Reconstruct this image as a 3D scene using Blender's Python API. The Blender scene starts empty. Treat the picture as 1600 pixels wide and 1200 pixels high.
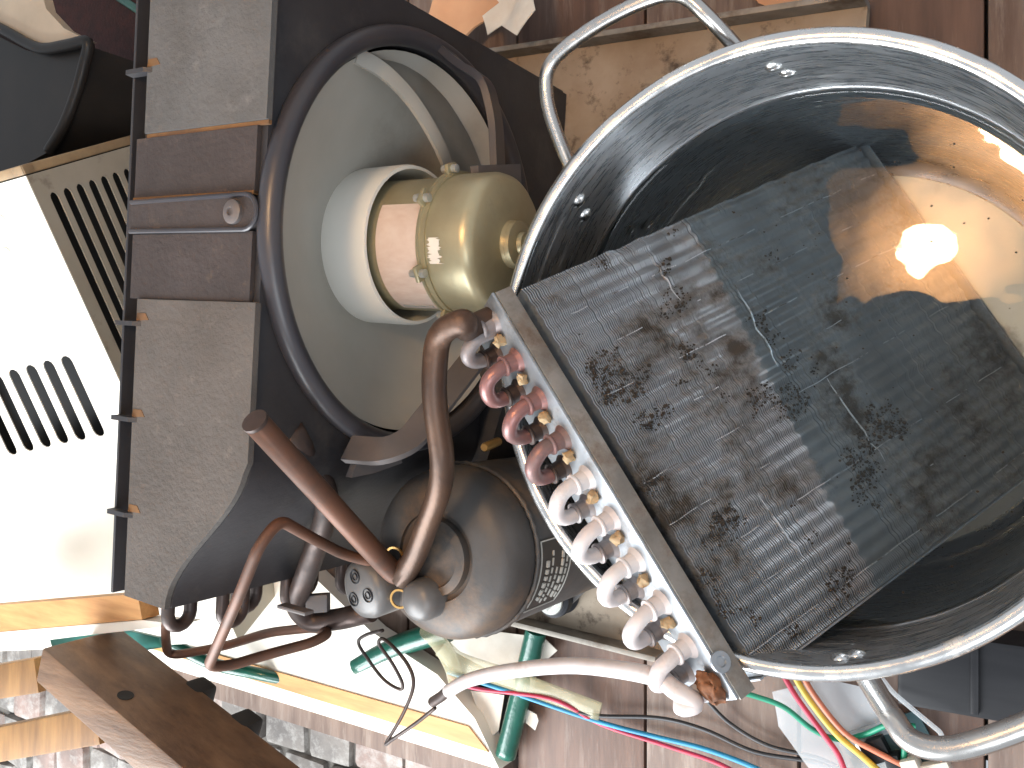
import bpy, bmesh, math, random
from mathutils import Vector, Matrix, noise
random.seed(7)
V = Vector
R = math.radians
scn = bpy.context.scene
COL = scn.collection

# ------------------------------------------------------------------ camera
FPX, TILT, H = 1400.0, R(32), 0.86
ct, st = math.cos(TILT), math.sin(TILT)
CAMP = V((0, 0, H))
RIGHT, UP, BACK = V((ct, 0, -st)), V((0, 1, 0)), V((st, 0, ct))
cam = bpy.data.cameras.new('camera')
cam.sensor_width = 36; cam.lens = 36 * FPX / 1600; cam.clip_start = 0.01; cam.clip_end = 100
co = bpy.data.objects.new('camera', cam)
m = Matrix((RIGHT, UP, BACK)).transposed().to_4x4(); m.translation = CAMP
co.matrix_world = m
COL.objects.link(co); scn.camera = co

# ------------------------------------------------------------------ light
w = bpy.data.worlds.new('World'); scn.world = w; w.use_nodes = True
w.node_tree.nodes['Background'].inputs[0].default_value = (0.86, 0.92, 1.0, 1)
w.node_tree.nodes['Background'].inputs[1].default_value = 0.54

def area(name, loc, target, sx, sy, power, color):
    l = bpy.data.lights.new(name, 'AREA'); l.shape = 'RECTANGLE'; l.size = sx; l.size_y = sy
    l.energy = power; l.color = color
    o = bpy.data.objects.new(name, l); COL.objects.link(o)
    o.location = loc
    o.rotation_euler = (V(target) - V(loc)).to_track_quat('-Z', 'Y').to_euler()
    return o
area('doorway_daylight', (-1.10, -1.25, 0.80), (-0.55, -0.2, 0.15), 1.2, 1.1, 56, (0.93, 0.97, 1.0))
area('window_daylight', (0.55, -0.9, 1.75), (-0.3, 0.1, 0.2), 0.8, 1.0, 12, (0.86, 0.93, 1.0))
scn.view_settings.view_transform = 'Standard'
scn.view_settings.look = 'None'
scn.view_settings.exposure = 0.32
scn.view_settings.gamma = 1
scn.cycles.max_bounces = 8
scn.cycles.transparent_max_bounces = 16
scn.cycles.sample_clamp_indirect = 6

# ------------------------------------------------------------------ helpers
def ray(u, v):
    x = (u - 800) / FPX; y = (600 - v) / FPX
    return RIGHT * x + UP * y - BACK
def at(u, v, h):                       # point of a pixel's ray h metres below eye level
    d = ray(u, v); return CAMP + d * (h / -d.z)

def srgb(r, g, b):
    f = lambda c: ((c / 255) / 12.92) if c / 255 <= .04045 else (((c / 255) + .055) / 1.055) ** 2.4
    return (f(r), f(g), f(b), 1)

MATS = {}
def mat(name, base, rough=.5, metal=0, var=None, vscale=8, dirt=None, dscale=6, damt=(.5, .65), bump=0, bscale=40,
        streak=None, coat=0, spec=.5, trans=0, alpha=1, emis=None, estr=0, detail=6, rvar=0):
    m = bpy.data.materials.new(name); m.use_nodes = True; MATS[name] = m
    nt = m.node_tree; N = nt.nodes; Lk = nt.links
    b = N['Principled BSDF']
    b.inputs['Base Color'].default_value = base; b.inputs['Roughness'].default_value = rough
    b.inputs['Metallic'].default_value = metal; b.inputs['Coat Weight'].default_value = coat
    b.inputs['Specular IOR Level'].default_value = spec; b.inputs['Transmission Weight'].default_value = trans
    b.inputs['Alpha'].default_value = alpha
    if emis: b.inputs['Emission Color'].default_value = emis; b.inputs['Emission Strength'].default_value = estr
    tc = N.new('ShaderNodeTexCoord'); mp = N.new('ShaderNodeMapping'); Lk.new(tc.outputs['Object'], mp.inputs[0])
    if streak: mp.inputs['Scale'].default_value = streak
    def nz(scale, det=detail, rg=.6):
        n = N.new('ShaderNodeTexNoise'); n.inputs['Scale'].default_value = scale
        n.inputs['Detail'].default_value = det; n.inputs['Roughness'].default_value = rg
        Lk.new(mp.outputs[0], n.inputs['Vector']); return n
    cur = None
    def mix(fac, a, bcol):
        x = N.new('ShaderNodeMix'); x.data_type = 'RGBA'
        Lk.new(fac, x.inputs[0])
        if hasattr(a, 'links'): Lk.new(a, x.inputs[6])
        else: x.inputs[6].default_value = a
        x.inputs[7].default_value = bcol
        return x.outputs[2]
    def ramp(out, lo, hi):
        r = N.new('ShaderNodeMapRange'); r.inputs[1].default_value = lo; r.inputs[2].default_value = hi
        Lk.new(out, r.inputs[0]); return r.outputs[0]
    cur = base
    if var: cur = mix(ramp(nz(vscale).outputs[0], .33, .67), cur, var)
    if dirt:
        dn = ramp(nz(dscale, 10, .7).outputs[0], *damt)
        cur = mix(dn, cur, dirt)
        if metal > .3:
            mm = N.new('ShaderNodeMath'); mm.operation = 'MULTIPLY_ADD'; mm.inputs[1].default_value = -metal * .9; mm.inputs[2].default_value = metal
            Lk.new(dn, mm.inputs[0]); Lk.new(mm.outputs[0], b.inputs['Metallic'])
            mr = N.new('ShaderNodeMath'); mr.operation = 'MULTIPLY_ADD'; mr.inputs[1].default_value = .8 - rough; mr.inputs[2].default_value = rough
            Lk.new(dn, mr.inputs[0]); Lk.new(mr.outputs[0], b.inputs['Roughness'])
    if hasattr(cur, 'links'): Lk.new(cur, b.inputs['Base Color'])
    if rvar:
        rr = N.new('ShaderNodeMapRange'); rr.inputs[1].default_value = .35; rr.inputs[2].default_value = .65
        rr.inputs[3].default_value = max(.02, rough - rvar); rr.inputs[4].default_value = rough + rvar
        Lk.new(nz(vscale * 1.7).outputs[0], rr.inputs[0]); Lk.new(rr.outputs[0], b.inputs['Roughness'])
    if bump:
        bp = N.new('ShaderNodeBump'); bp.inputs['Strength'].default_value = bump; bp.inputs['Distance'].default_value = .002
        Lk.new(nz(bscale, 8).outputs[0], bp.inputs['Height']); Lk.new(bp.outputs[0], b.inputs['Normal'])
    return m

def root_loc(o):
    while o.parent: o = o.parent
    return o.location
def tag(o, label, cat, group=None):
    o['label'] = label; o['category'] = cat
    if group: o['group'] = group
    return o
def thing(name, loc, label, cat, group=None):
    o = bpy.data.objects.new(name, None); COL.objects.link(o); o.location = loc; o.empty_display_size = .02
    return tag(o, label, cat, group)
def build(name, bm, material, parent=None, smooth=True, origin=None, label=None, kind=None, autosmooth=35, recalc=True):
    if recalc: bmesh.ops.recalc_face_normals(bm, faces=bm.faces)
    org = root_loc(parent) if parent else (V(origin) if origin is not None else V((0, 0, 0)))
    bmesh.ops.translate(bm, verts=bm.verts, vec=-V(org))
    me = bpy.data.meshes.new(name); bm.to_mesh(me); bm.free()
    if smooth:
        for p in me.polygons: p.use_smooth = True
        try: me.set_sharp_from_angle(angle=R(autosmooth))
        except Exception: pass
    me.materials.append(MATS[material] if isinstance(material, str) else material)
    o = bpy.data.objects.new(name, me); COL.objects.link(o)
    if parent: o.parent = parent
    else: o.location = org
    if label: o['label'] = label
    if kind: o['kind'] = kind
    return o

def smooth_path(pts, n=8):
    pts = [V(p) for p in pts]; out = []
    P = [pts[0] * 2 - pts[1]] + pts + [pts[-1] * 2 - pts[-2]]
    for i in range(1, len(P) - 2):
        a, b, c, d = P[i - 1:i + 3]
        for k in range(n):
            t = k / n
            out.append(.5 * ((2 * b) + (c - a) * t + (2 * a - 5 * b + 4 * c - d) * t * t + (3 * b - a - 3 * c + d) * t ** 3))
    out.append(pts[-1]); return out
def fillet_path(pts, rad, n=6):        # straight runs with rounded corners, like bent pipe
    pts = [V(p) for p in pts]; out = [pts[0]]
    for i in range(1, len(pts) - 1):
        p = pts[i]; a = pts[i - 1] - p; b = pts[i + 1] - p
        r = min(rad, a.length * .48, b.length * .48)
        A = p + a.normalized() * r; B = p + b.normalized() * r
        for k in range(n + 1):
            t = k / n; out.append(A * (1 - t) ** 2 + p * 2 * t * (1 - t) + B * t * t)
    out.append(pts[-1]); return out
def sweep(bm, path, rad, seg=12, cap=True, section=None, up=None):
    path = [V(p) for p in path]; n = len(path); rings = []
    t0 = (path[1] - path[0]).normalized()
    nrm = V(up) if up is not None else (t0.orthogonal())
    nrm = (nrm - t0 * nrm.dot(t0)).normalized()
    for i, p in enumerate(path):
        t = (path[min(i + 1, n - 1)] - path[max(i - 1, 0)]).normalized()
        nrm = (nrm - t * nrm.dot(t)).normalized(); bi = t.cross(nrm)
        r = rad(i / (n - 1)) if callable(rad) else rad
        if section: ring = [bm.verts.new(p + nrm * a + bi * b) for a, b in section]
        else: ring = [bm.verts.new(p + nrm * math.cos(2 * math.pi * k / seg) * r + bi * math.sin(2 * math.pi * k / seg) * r) for k in range(seg)]
        rings.append(ring)
    s = len(rings[0])
    for a, b in zip(rings, rings[1:]):
        for k in range(s): bm.faces.new((a[k], a[(k + 1) % s], b[(k + 1) % s], b[k]))
    if cap: bm.faces.new(rings[0][::-1]); bm.faces.new(rings[-1])
    return bm
def tube(path, rad, seg=12): return sweep(bmesh.new(), path, rad, seg)
def frame_from(axis, hint=(0, 0, 1)):
    z = V(axis).normalized(); x = V(hint); x = x - z * x.dot(z)
    if x.length < 1e-4: x = z.orthogonal()
    x.normalize(); return x, z.cross(x), z
def lathe(bm, center, axis, prof, seg=32, hint=(0, 0, 1), closed=False):   # prof: (radius, height along axis)
    x, y, z = frame_from(axis, hint); c = V(center); rings = []
    for r, h in prof:
        if r < 1e-5: rings.append([bm.verts.new(c + z * h)])
        else: rings.append([bm.verts.new(c + z * h + (x * math.cos(2 * math.pi * k / seg) + y * math.sin(2 * math.pi * k / seg)) * r) for k in range(seg)])
    pairs = list(zip(rings, rings[1:]))
    if closed: pairs.append((rings[-1], rings[0]))
    for a, b in pairs:
        for k in range(seg):
            k2 = (k + 1) % seg
            if len(a) == 1 and len(b) == 1: continue
            if len(a) == 1: bm.faces.new((a[0], b[k2], b[k]))
            elif len(b) == 1: bm.faces.new((a[k], a[k2], b[0]))
            else: bm.faces.new((a[k], a[k2], b[k2], b[k]))
    return bm
def obox(bm, c, ax, ay, az, sx, sy, sz, bevel=0):      # oriented box, full sizes
    c = V(c); ax, ay, az = V(ax).normalized(), V(ay).normalized(), V(az).normalized(); vs = []
    for i in (-.5, .5):
        for j in (-.5, .5):
            for k in (-.5, .5): vs.append(bm.verts.new(c + ax * sx * i + ay * sy * j + az * sz * k))
    fs = []
    for f in ((0, 1, 3, 2), (4, 6, 7, 5), (0, 4, 5, 1), (2, 3, 7, 6), (0, 2, 6, 4), (1, 5, 7, 3)): fs.append(bm.faces.new([vs[i] for i in f]))
    if bevel:
        bmesh.ops.bevel(bm, geom=list({e for f in fs for e in f.edges}), offset=bevel, segments=2, affect='EDGES', profile=.6)
    return bm
X3, Y3, Z3 = V((1, 0, 0)), V((0, 1, 0)), V((0, 0, 1))
def box(lo, hi, bevel=0, bm=None):
    bm = bm or bmesh.new(); lo, hi = V(lo), V(hi); s = hi - lo
    return obox(bm, (lo + hi) / 2, X3, Y3, Z3, s.x, s.y, s.z, bevel)
def prism(bm, pts, vec):                               # polygon (3-D points) extruded by vec
    a = [bm.verts.new(V(p)) for p in pts]; b = [bm.verts.new(V(p) + V(vec)) for p in pts]; n = len(pts)
    bm.faces.new(a); bm.faces.new(b[::-1])
    for i in range(n): bm.faces.new((a[i], b[i], b[(i + 1) % n], a[(i + 1) % n]))
    return bm
def sheet(outline, holes, to3d, thick):                # flat sheet with real openings, given thickness
    bm = bmesh.new(); edges = []
    for loop in [outline] + holes:
        vs = [bm.verts.new(to3d(a, b)) for a, b in loop]
        for i in range(len(vs)): edges.append(bm.edges.new((vs[i], vs[(i + 1) % len(vs)])))
    bmesh.ops.triangle_fill(bm, edges=edges, use_beauty=True, use_dissolve=False)
    bm.normal_update()
    g = bmesh.ops.extrude_face_region(bm, geom=bm.faces[:])
    nv = [v for v in g['geom'] if isinstance(v, bmesh.types.BMVert)]
    bmesh.ops.translate(bm, verts=nv, vec=thick)
    return bm
def slot(cx, cy, dx, dy, ln, wd, n=5):                 # rounded slot loop in 2-D
    d = V((dx, dy)).normalized(); p = V((-d.y, d.x)); out = []; c = V((cx, cy)); hl = ln / 2 - wd / 2
    for s, a0 in ((1, -90), (-1, 90)):
        for k in range(n + 1):
            a = R(a0 + 180 * k / n); out.append(c + d * (s * hl) + (d * math.cos(a) + p * math.sin(a)) * (wd / 2))
    return [(q.x, q.y) for q in out]

# ------------------------------------------------------------------ materials
mat('steel', (.58, .60, .62, 1), .30, .96, var=(.48, .50, .52, 1), vscale=26, rvar=.10, streak=(1, 1, 9), dirt=(.40, .39, .37, 1), dscale=9, damt=(.6, .78), bump=.04, bscale=60)
mat('steel_polished', (.80, .79, .77, 1), .24, 1, rvar=.10, vscale=30, dirt=(.42, .40, .37, 1), dscale=34, damt=(.62, .72), bump=.05, bscale=90)
mat('steel_handle', (.62, .60, .57, 1), .26, 1, rvar=.06, vscale=40)
mat('copper', srgb(88, 65, 50), .42, .5, var=srgb(68, 52, 43), vscale=30, dirt=srgb(120, 92, 76), dscale=16, damt=(.55, .8), bump=.2, bscale=120)
mat('copper_dark', srgb(82, 66, 60), .42, .5, var=srgb(60, 50, 47), vscale=24, dirt=srgb(50, 44, 42), dscale=18, damt=(.45, .7))
mat('copper_orange', srgb(104, 70, 53), .55, .3, var=srgb(88, 62, 49), vscale=20, dirt=srgb(76, 59, 51), dscale=20, damt=(.48, .72))
mat('copper_grey', srgb(150, 147, 148), .42, .4, var=srgb(126, 114, 112), vscale=40, dirt=srgb(96, 86, 82), dscale=30, damt=(.5, .75))
mat('copper_red', srgb(146, 104, 100), .36, .4, var=srgb(116, 88, 86), vscale=40, dirt=srgb(100, 88, 84), dscale=40, damt=(.48, .72))
mat('copper_pale', srgb(206, 201, 200), .5, .08, var=srgb(190, 180, 178), vscale=30, dirt=srgb(160, 140, 132), dscale=26, damt=(.56, .78), bump=.1, bscale=150)  # lower bends and feed pipe: daylight whiteness put into the colour
mat('alu_plate', srgb(176, 182, 188), .42, .8, var=srgb(140, 144, 148), vscale=20, dirt=srgb(96, 86, 76), dscale=26, damt=(.5, .72), bump=.2)
mat('alu_flange', srgb(150, 147, 142), .5, .6, var=srgb(112, 107, 101), vscale=25, dirt=srgb(88, 76, 66), dscale=40, damt=(.48, .7), bump=.3)
mat('fin', (.36, .39, .42, 1), .36, .65, var=(.24, .26, .28, 1), vscale=18, dirt=(.050, .044, .038, 1), dscale=13, damt=(.49, .63))
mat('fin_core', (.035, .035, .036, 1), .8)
mat('fin_line', (.55, .58, .62, 1), .4, .6, dirt=(.12, .11, .1, 1), dscale=60, damt=(.5, .6))
mat('dirt', srgb(58, 50, 42), .95, var=srgb(38, 34, 30), vscale=60)
mat('rust', srgb(126, 78, 44), .85, var=srgb(84, 56, 40), vscale=60, bump=.5, bscale=150)
mat('shroud', (.022, .021, .024, 1), .5, var=(.036, .034, .036, 1), vscale=14, dirt=(.075, .068, .062, 1), dscale=12, damt=(.56, .82), bump=.15, bscale=200)
mat('shroud_ring', (.030, .030, .038, 1), .36, var=(.045, .042, .046, 1), vscale=10)
mat('bracket', (.085, .075, .075, 1), .5, var=(.12, .105, .10, 1), vscale=20)
mat('foam_grey', srgb(88, 88, 88), .95, var=srgb(74, 73, 72), vscale=14, dirt=srgb(108, 107, 106), dscale=30, damt=(.55, .8), bump=.5, bscale=220)
mat('foam_brown', srgb(88, 83, 79), .95, var=srgb(74, 69, 65), vscale=12, dirt=srgb(108, 101, 93), dscale=50, damt=(.58, .82), bump=.5, bscale=220)
mat('foam_dark', srgb(64, 57, 56), .93, var=srgb(50, 44, 43), vscale=16, dirt=srgb(92, 76, 62), dscale=40, damt=(.6, .82), bump=.5, bscale=180)
mat('rust_edge', srgb(120, 86, 48), .9, var=srgb(92, 66, 44), vscale=50)
mat('fan', srgb(176, 172, 163), .5, var=srgb(162, 157, 147), vscale=6, dirt=srgb(122, 113, 100), dscale=4, damt=(.5, .8))
mat('fan_hub', srgb(222, 219, 210), .42)
mat('gold', srgb(176, 168, 138), .36, .5, var=srgb(160, 151, 122), vscale=20, dirt=srgb(142, 134, 114), dscale=30, damt=(.6, .85))
mat('motor_label', srgb(216, 200, 188), .55, var=srgb(206, 184, 170), vscale=60, streak=(1, 1, 6))
mat('paper_white', srgb(226, 220, 208), .8, var=srgb(210, 200, 186), vscale=30)
mat('compressor', (.062, .057, .054, 1), .52, .1, var=(.040, .037, .035, 1), vscale=16, dirt=srgb(108, 86, 66), dscale=11, damt=(.50, .70), bump=.3, bscale=60)
mat('compressor_grey', (.13, .125, .122, 1), .42, .15, var=(.10, .096, .094, 1), vscale=20, dirt=srgb(92, 78, 64), dscale=14, damt=(.55, .8))
mat('label_plate', srgb(62, 58, 54), .5, .3)
mat('label_ink', srgb(170, 166, 158), .6)
mat('grommet', (.012, .013, .017, 1), .55)
mat('zinc', srgb(200, 202, 198), .35, .6, var=srgb(176, 176, 168), vscale=60)
mat('brass', srgb(196, 156, 96), .35, .8)
mat('pan', srgb(166, 152, 134), .65, var=srgb(140, 122, 102), vscale=14, dirt=srgb(76, 62, 50), dscale=38, damt=(.54, .68), bump=.2)
mat('pan_edge', srgb(150, 146, 138), .55, .3, var=srgb(112, 104, 94), vscale=16, dirt=srgb(84, 68, 54), dscale=20, damt=(.5, .7))
mat('cab_white', srgb(226, 222, 210), .42, var=srgb(212, 205, 190), vscale=4, dirt=srgb(150, 140, 124), dscale=22, damt=(.64, .76), bump=.1, bscale=12)
mat('cab_side', srgb(176, 170, 156), .5, var=srgb(158, 151, 136), vscale=8, dirt=srgb(110, 98, 82), dscale=18, damt=(.56, .74))  # same white cover, the side's dimmer light put into the colour
mat('cab_flange', srgb(170, 146, 112), .5, var=srgb(130, 110, 86), vscale=20)  # orange light along the cover's edge put into the colour
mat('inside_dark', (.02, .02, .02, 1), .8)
mat('plank', srgb(122, 103, 91), .62, var=srgb(88, 69, 59), vscale=7, dirt=srgb(142, 128, 117), dscale=12, damt=(.52, .78), streak=(7, .8, 7), bump=.35, bscale=26)
mat('plank_red', srgb(104, 78, 64), .6, var=srgb(76, 55, 45), vscale=7, dirt=srgb(124, 108, 97), dscale=10, damt=(.54, .8), streak=(7, .8, 7), bump=.3, bscale=26)
mat('ground', srgb(108, 104, 98), .95, var=srgb(82, 78, 74), vscale=20, bump=.6, bscale=60)
mat('brick_a', srgb(134, 128, 122), .92, var=srgb(100, 96, 93), vscale=14, dirt=srgb(164, 161, 156), dscale=24, damt=(.48, .66), bump=.9, bscale=50)
mat('brick_b', srgb(142, 122, 114), .92, var=srgb(108, 98, 93), vscale=14, dirt=srgb(164, 160, 155), dscale=24, damt=(.46, .66), bump=.9, bscale=50)
mat('white_paint', srgb(238, 234, 224), .55, var=srgb(226, 218, 204), vscale=8, dirt=srgb(120, 108, 96), dscale=40, damt=(.70, .78))  # sill paint, also the white of the plank's daylit edge
mat('bare_wood', srgb(206, 156, 100), .6, var=srgb(174, 124, 76), vscale=10, streak=(1, 8, 8))
mat('beam', srgb(122, 94, 70), .5, var=srgb(90, 66, 48), vscale=7, streak=(1.5, 8, 8), dirt=srgb(62, 46, 36), dscale=6, damt=(.5, .8), bump=.3, bscale=30)
mat('beam_slat', srgb(150, 112, 66), .6, var=srgb(110, 78, 46), vscale=7, streak=(8, 1, 8), bump=.2, bscale=30)
mat('hose', srgb(10, 84, 68), .28, var=srgb(8, 66, 55), vscale=30, coat=.3, bump=.3, bscale=160)
mat('teal_plastic', srgb(30, 104, 96), .35, var=srgb(60, 130, 120), vscale=20)
mat('clear', (.85, .88, .9, 1), .12, alpha=.28)
mat('clear_sleeve', srgb(190, 184, 150), .2, alpha=.42)
mat('cardboard', srgb(206, 160, 122), .85, var=srgb(190, 142, 106), vscale=12)
mat('black_gloss', (.008, .008, .010, 1), .45, var=(.016, .016, .018, 1), vscale=5, streak=(1, 9, 1), spec=.25)
mat('crate', (.010, .010, .010, 1), .42, var=(.022, .019, .017, 1), vscale=8, spec=.3)
mat('crate_lid', srgb(190, 172, 148), .35, var=srgb(160, 142, 120), vscale=6)
mat('carpet', srgb(58, 26, 22), .95, var=srgb(40, 18, 16), vscale=60, bump=.8, bscale=200)
for n, c in dict(red=(206, 40, 74), blue=(30, 150, 205), black=(32, 32, 36), green=(14, 150, 110), yellow=(232, 196, 60), orange=(230, 122, 84)).items():
    mat('wire_' + n, srgb(*[int(q * .85 + 16) for q in c]), .45, var=srgb(*[int(q * .7 + 14) for q in c]), vscale=30)
mat('pcb', srgb(24, 62, 66), .45, var=srgb(16, 44, 52), vscale=40)
mat('bulb', (1, .85, .6, 1), .3, emis=(1, .78, .48, 1), estr=110)
mat('lamp_shade', srgb(232, 180, 120), .6, emis=(1, .50, .20, 1), estr=15)  # board above the bulb; lamplight on it put in as emission
def board_glow_falloff(m, centre):  # fades the board's painted lamplight outward from the bulb
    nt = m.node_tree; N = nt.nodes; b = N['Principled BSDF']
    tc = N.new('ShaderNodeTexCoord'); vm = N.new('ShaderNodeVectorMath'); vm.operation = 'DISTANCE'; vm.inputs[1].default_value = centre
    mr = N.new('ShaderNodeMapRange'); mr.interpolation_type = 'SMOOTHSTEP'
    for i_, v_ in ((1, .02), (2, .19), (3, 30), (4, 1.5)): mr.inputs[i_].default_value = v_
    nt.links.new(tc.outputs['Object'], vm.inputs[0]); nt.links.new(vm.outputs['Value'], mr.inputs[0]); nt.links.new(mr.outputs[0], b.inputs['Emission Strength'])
board_glow_falloff(MATS['lamp_shade'], (0, 0, .065))
mat('steel_dull', (.42, .42, .41, 1), .52, .85, var=(.34, .34, .33, 1), vscale=10, dirt=srgb(88, 78, 62), dscale=14, damt=(.55, .75))
mat('plug', srgb(168, 146, 112), .8, var=srgb(140, 116, 86), vscale=80)  # beige lumps on the coil's end plate
mat('ceramic', srgb(220, 214, 204), .3)
# water: clear surface that mirrors by Fresnel and tints what lies below
wm = bpy.data.materials.new('water'); wm.use_nodes = True; MATS['water'] = wm
nt = wm.node_tree; nt.nodes.clear()
o_ = nt.nodes.new('ShaderNodeOutputMaterial'); mx = nt.nodes.new('ShaderNodeMixShader'); fr = nt.nodes.new('ShaderNodeFresnel'); fr.inputs[0].default_value = 1.38
tr = nt.nodes.new('ShaderNodeBsdfTransparent'); tr.inputs[0].default_value = (.80, .87, .90, 1)
gl = nt.nodes.new('ShaderNodeBsdfGlossy'); gl.inputs['Roughness'].default_value = .02
tcw = nt.nodes.new('ShaderNodeTexCoord'); nw = nt.nodes.new('ShaderNodeTexNoise'); nw.inputs['Scale'].default_value = 16; nw.inputs['Detail'].default_value = 2
bw = nt.nodes.new('ShaderNodeBump'); bw.inputs['Strength'].default_value = .16; bw.inputs['Distance'].default_value = .004
nt.links.new(tcw.outputs['Object'], nw.inputs['Vector']); nt.links.new(nw.outputs[0], bw.inputs['Height'])
nt.links.new(bw.outputs[0], gl.inputs['Normal']); nt.links.new(bw.outputs[0], fr.inputs['Normal'])
nt.links.new(fr.outputs[0], mx.inputs[0]); nt.links.new(tr.outputs[0], mx.inputs[1]); nt.links.new(gl.outputs[0], mx.inputs[2]); nt.links.new(mx.outputs[0], o_.inputs[0])

# ------------------------------------------------------------------ setting: plank floor, brick pavement
fl = build('floor', box((-1.55, -.33, -.05), (.75, 1.3, -.027)), 'ground', kind='structure'); fl['label'] = 'dark joist bed under the wooden plank floor'
pw = .1565; x = -.375 - pw * 6; i = 0
while x < .6:
    y0 = -.95 if x > -.56 else -.34
    bm = box((x + .0015, y0, -.026), (x + pw - .0015, 1.25, random.uniform(-.001, .001)), .002)
    build('plank', bm, 'plank_red' if random.random() < .35 else 'plank', fl)
    x += pw; i += 1
pv = build('pavement', box((-1.9, -1.6, -.16), (-.54, -.3, -.050)), 'ground', kind='structure')
pv['label'] = 'mortar bed of the worn brick paving beyond the sill'
for r in range(15):
    for c in range(8):
        y = -.43 - c * .088; xx = -.56 - r * .085
        if r % 1 == 0:
            zz = random.uniform(-.012, .006)
            bm = bmesh.new(); obox(bm, (xx - .042 + random.uniform(-.004, .004) + (c % 2) * .04, y - .044, -.06 + zz),
                                   V((1, random.uniform(-.06, .06), random.uniform(-.05, .05))), V((random.uniform(-.05, .05), 1, 0)), Z3,
                                   .079 + random.uniform(-.008, .004), .083 + random.uniform(-.008, .004), .05, .009)
            for v in bm.verts: v.co += noise.noise_vector(v.co * 40) * .006
            build('brick', bm, random.choice(['brick_a', 'brick_a', 'brick_b']), pv)

# ------------------------------------------------------------------ stock pot
PC = V((-.156, .0176, 0)); RZ = H - .551; WZ = H - .643; PB = .022
pot = thing('stock_pot', PC + V((0, 0, PB)), 'wide round stainless steel pot of water holding the leaning coil', 'pot')
prof = [(0, .004), (.150, .004), (.166, .006), (.176, .012), (.1815, .022), (.1835, .034), (.187, RZ - PB - .012), (.1885, RZ - PB - .003)]
outer = [(.1905, RZ - PB - .003), (.1895, RZ - PB - .014), (.186, .034), (.184, .020), (.178, .008), (.166, .001), (0, .0)]
build('body', lathe(bmesh.new(), PC + V((0, 0, PB)), Z3, prof + outer, 128), 'steel', pot, autosmooth=60)
build('base', lathe(bmesh.new(), PC + V((0, 0, PB)), Z3, [(0, .0068), (.150, .0068), (.164, .0082), (.164, .0064), (0, .005)], 96), 'steel_dull', pot, autosmooth=60)
rimp = [(.1925 + .0050 * math.cos(a), RZ - PB + .0035 * math.sin(a)) for a in [2 * math.pi * k / 10 for k in range(10)]]
build('rim', lathe(bmesh.new(), PC + V((0, 0, PB)), Z3, rimp, 160, closed=True), 'steel_polished', pot, autosmooth=180)
def pot_handle(pix, h, r):
    pts = [at(u, v, hh) for (u, v, hh) in pix]
    for p in pts:
        q = V((p.x - PC.x, p.y - PC.y)); lim = .1885 + r * .4
        if q.length < lim: q = q.normalized() * lim; p.x, p.y = PC.x + q.x, PC.y + q.y
    b = tube(smooth_path(pts, 8), r, 16)
    return build('handle', b, 'steel_handle', pot, autosmooth=80)
pot_handle([(945, 335, .598), (905, 290, .59), (872, 215, .576), (854, 150, .566), (862, 98, .562), (920, 48, .560), (1000, 5, .560), (1060, -8, .562), (1105, 25, .568), (1160, 85, .588), (1185, 115, .598)], 0, .0052)
pot_handle([(1330, 1015, .60), (1365, 1075, .584), (1395, 1122, .568), (1425, 1158, .56), (1480, 1170, .556), (1560, 1150, .556), (1650, 1110, .558), (1690, 1060, .566), (1690, 1000, .584), (1670, 940, .60)], 0, .0070)
for (u, v) in ((905, 314), (914, 336), (1208, 104), (1230, 114), (1313, 1027), (1338, 1022), (1690, 900), (1700, 880)):
    d = ray(u, v)
    # hit the inner wall (cylinder r = .1868)
    a_ = d.x ** 2 + d.y ** 2; b_ = -(d.x * PC.x + d.y * PC.y); c_ = PC.x ** 2 + PC.y ** 2 - .1868 ** 2
    s_ = (-b_ + math.sqrt(max(0, b_ * b_ - a_ * c_))) / a_
    p = CAMP + d * s_
    if p.z < .2: continue
    n = (V((PC.x, PC.y, p.z)) - p).normalized()
    build('rivet', lathe(bmesh.new(), p - n * .0005, n, [(.0062, 0), (.006, .001), (.0045, .0025), (.002, .0034), (0, .0036)], 16), 'steel_polished', pot)

bm = bmesh.new()
lathe(bm, PC + V((0, 0, WZ)), Z3, [(0, 0), (.08, 0), (.15, 0), (.180, .0), (.1835, .0006), (.1848, .002)], 96)
wt = build('water', bm, 'water', origin=PC + V((0, 0, WZ)), kind='structure', autosmooth=180); wt['label'] = 'still clear water standing in the steel pot'

bm = bmesh.new()
for k in range(150):
    an = random.uniform(0, 6.283); rr = .178 * math.sqrt(random.random()); r_ = random.uniform(.0003, .0009)
    q = PC + V((math.cos(an) * rr, math.sin(an) * rr, WZ + .0003)); g = bmesh.ops.create_icosphere(bm, subdivisions=1, radius=r_)
    for v in g['verts']: v.co = q + V((v.co.x * random.uniform(.7, 1.5), v.co.y, v.co.z * .4))
build('floating_dust', bm, 'dirt', wt, kind='stuff', recalc=False)

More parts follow.
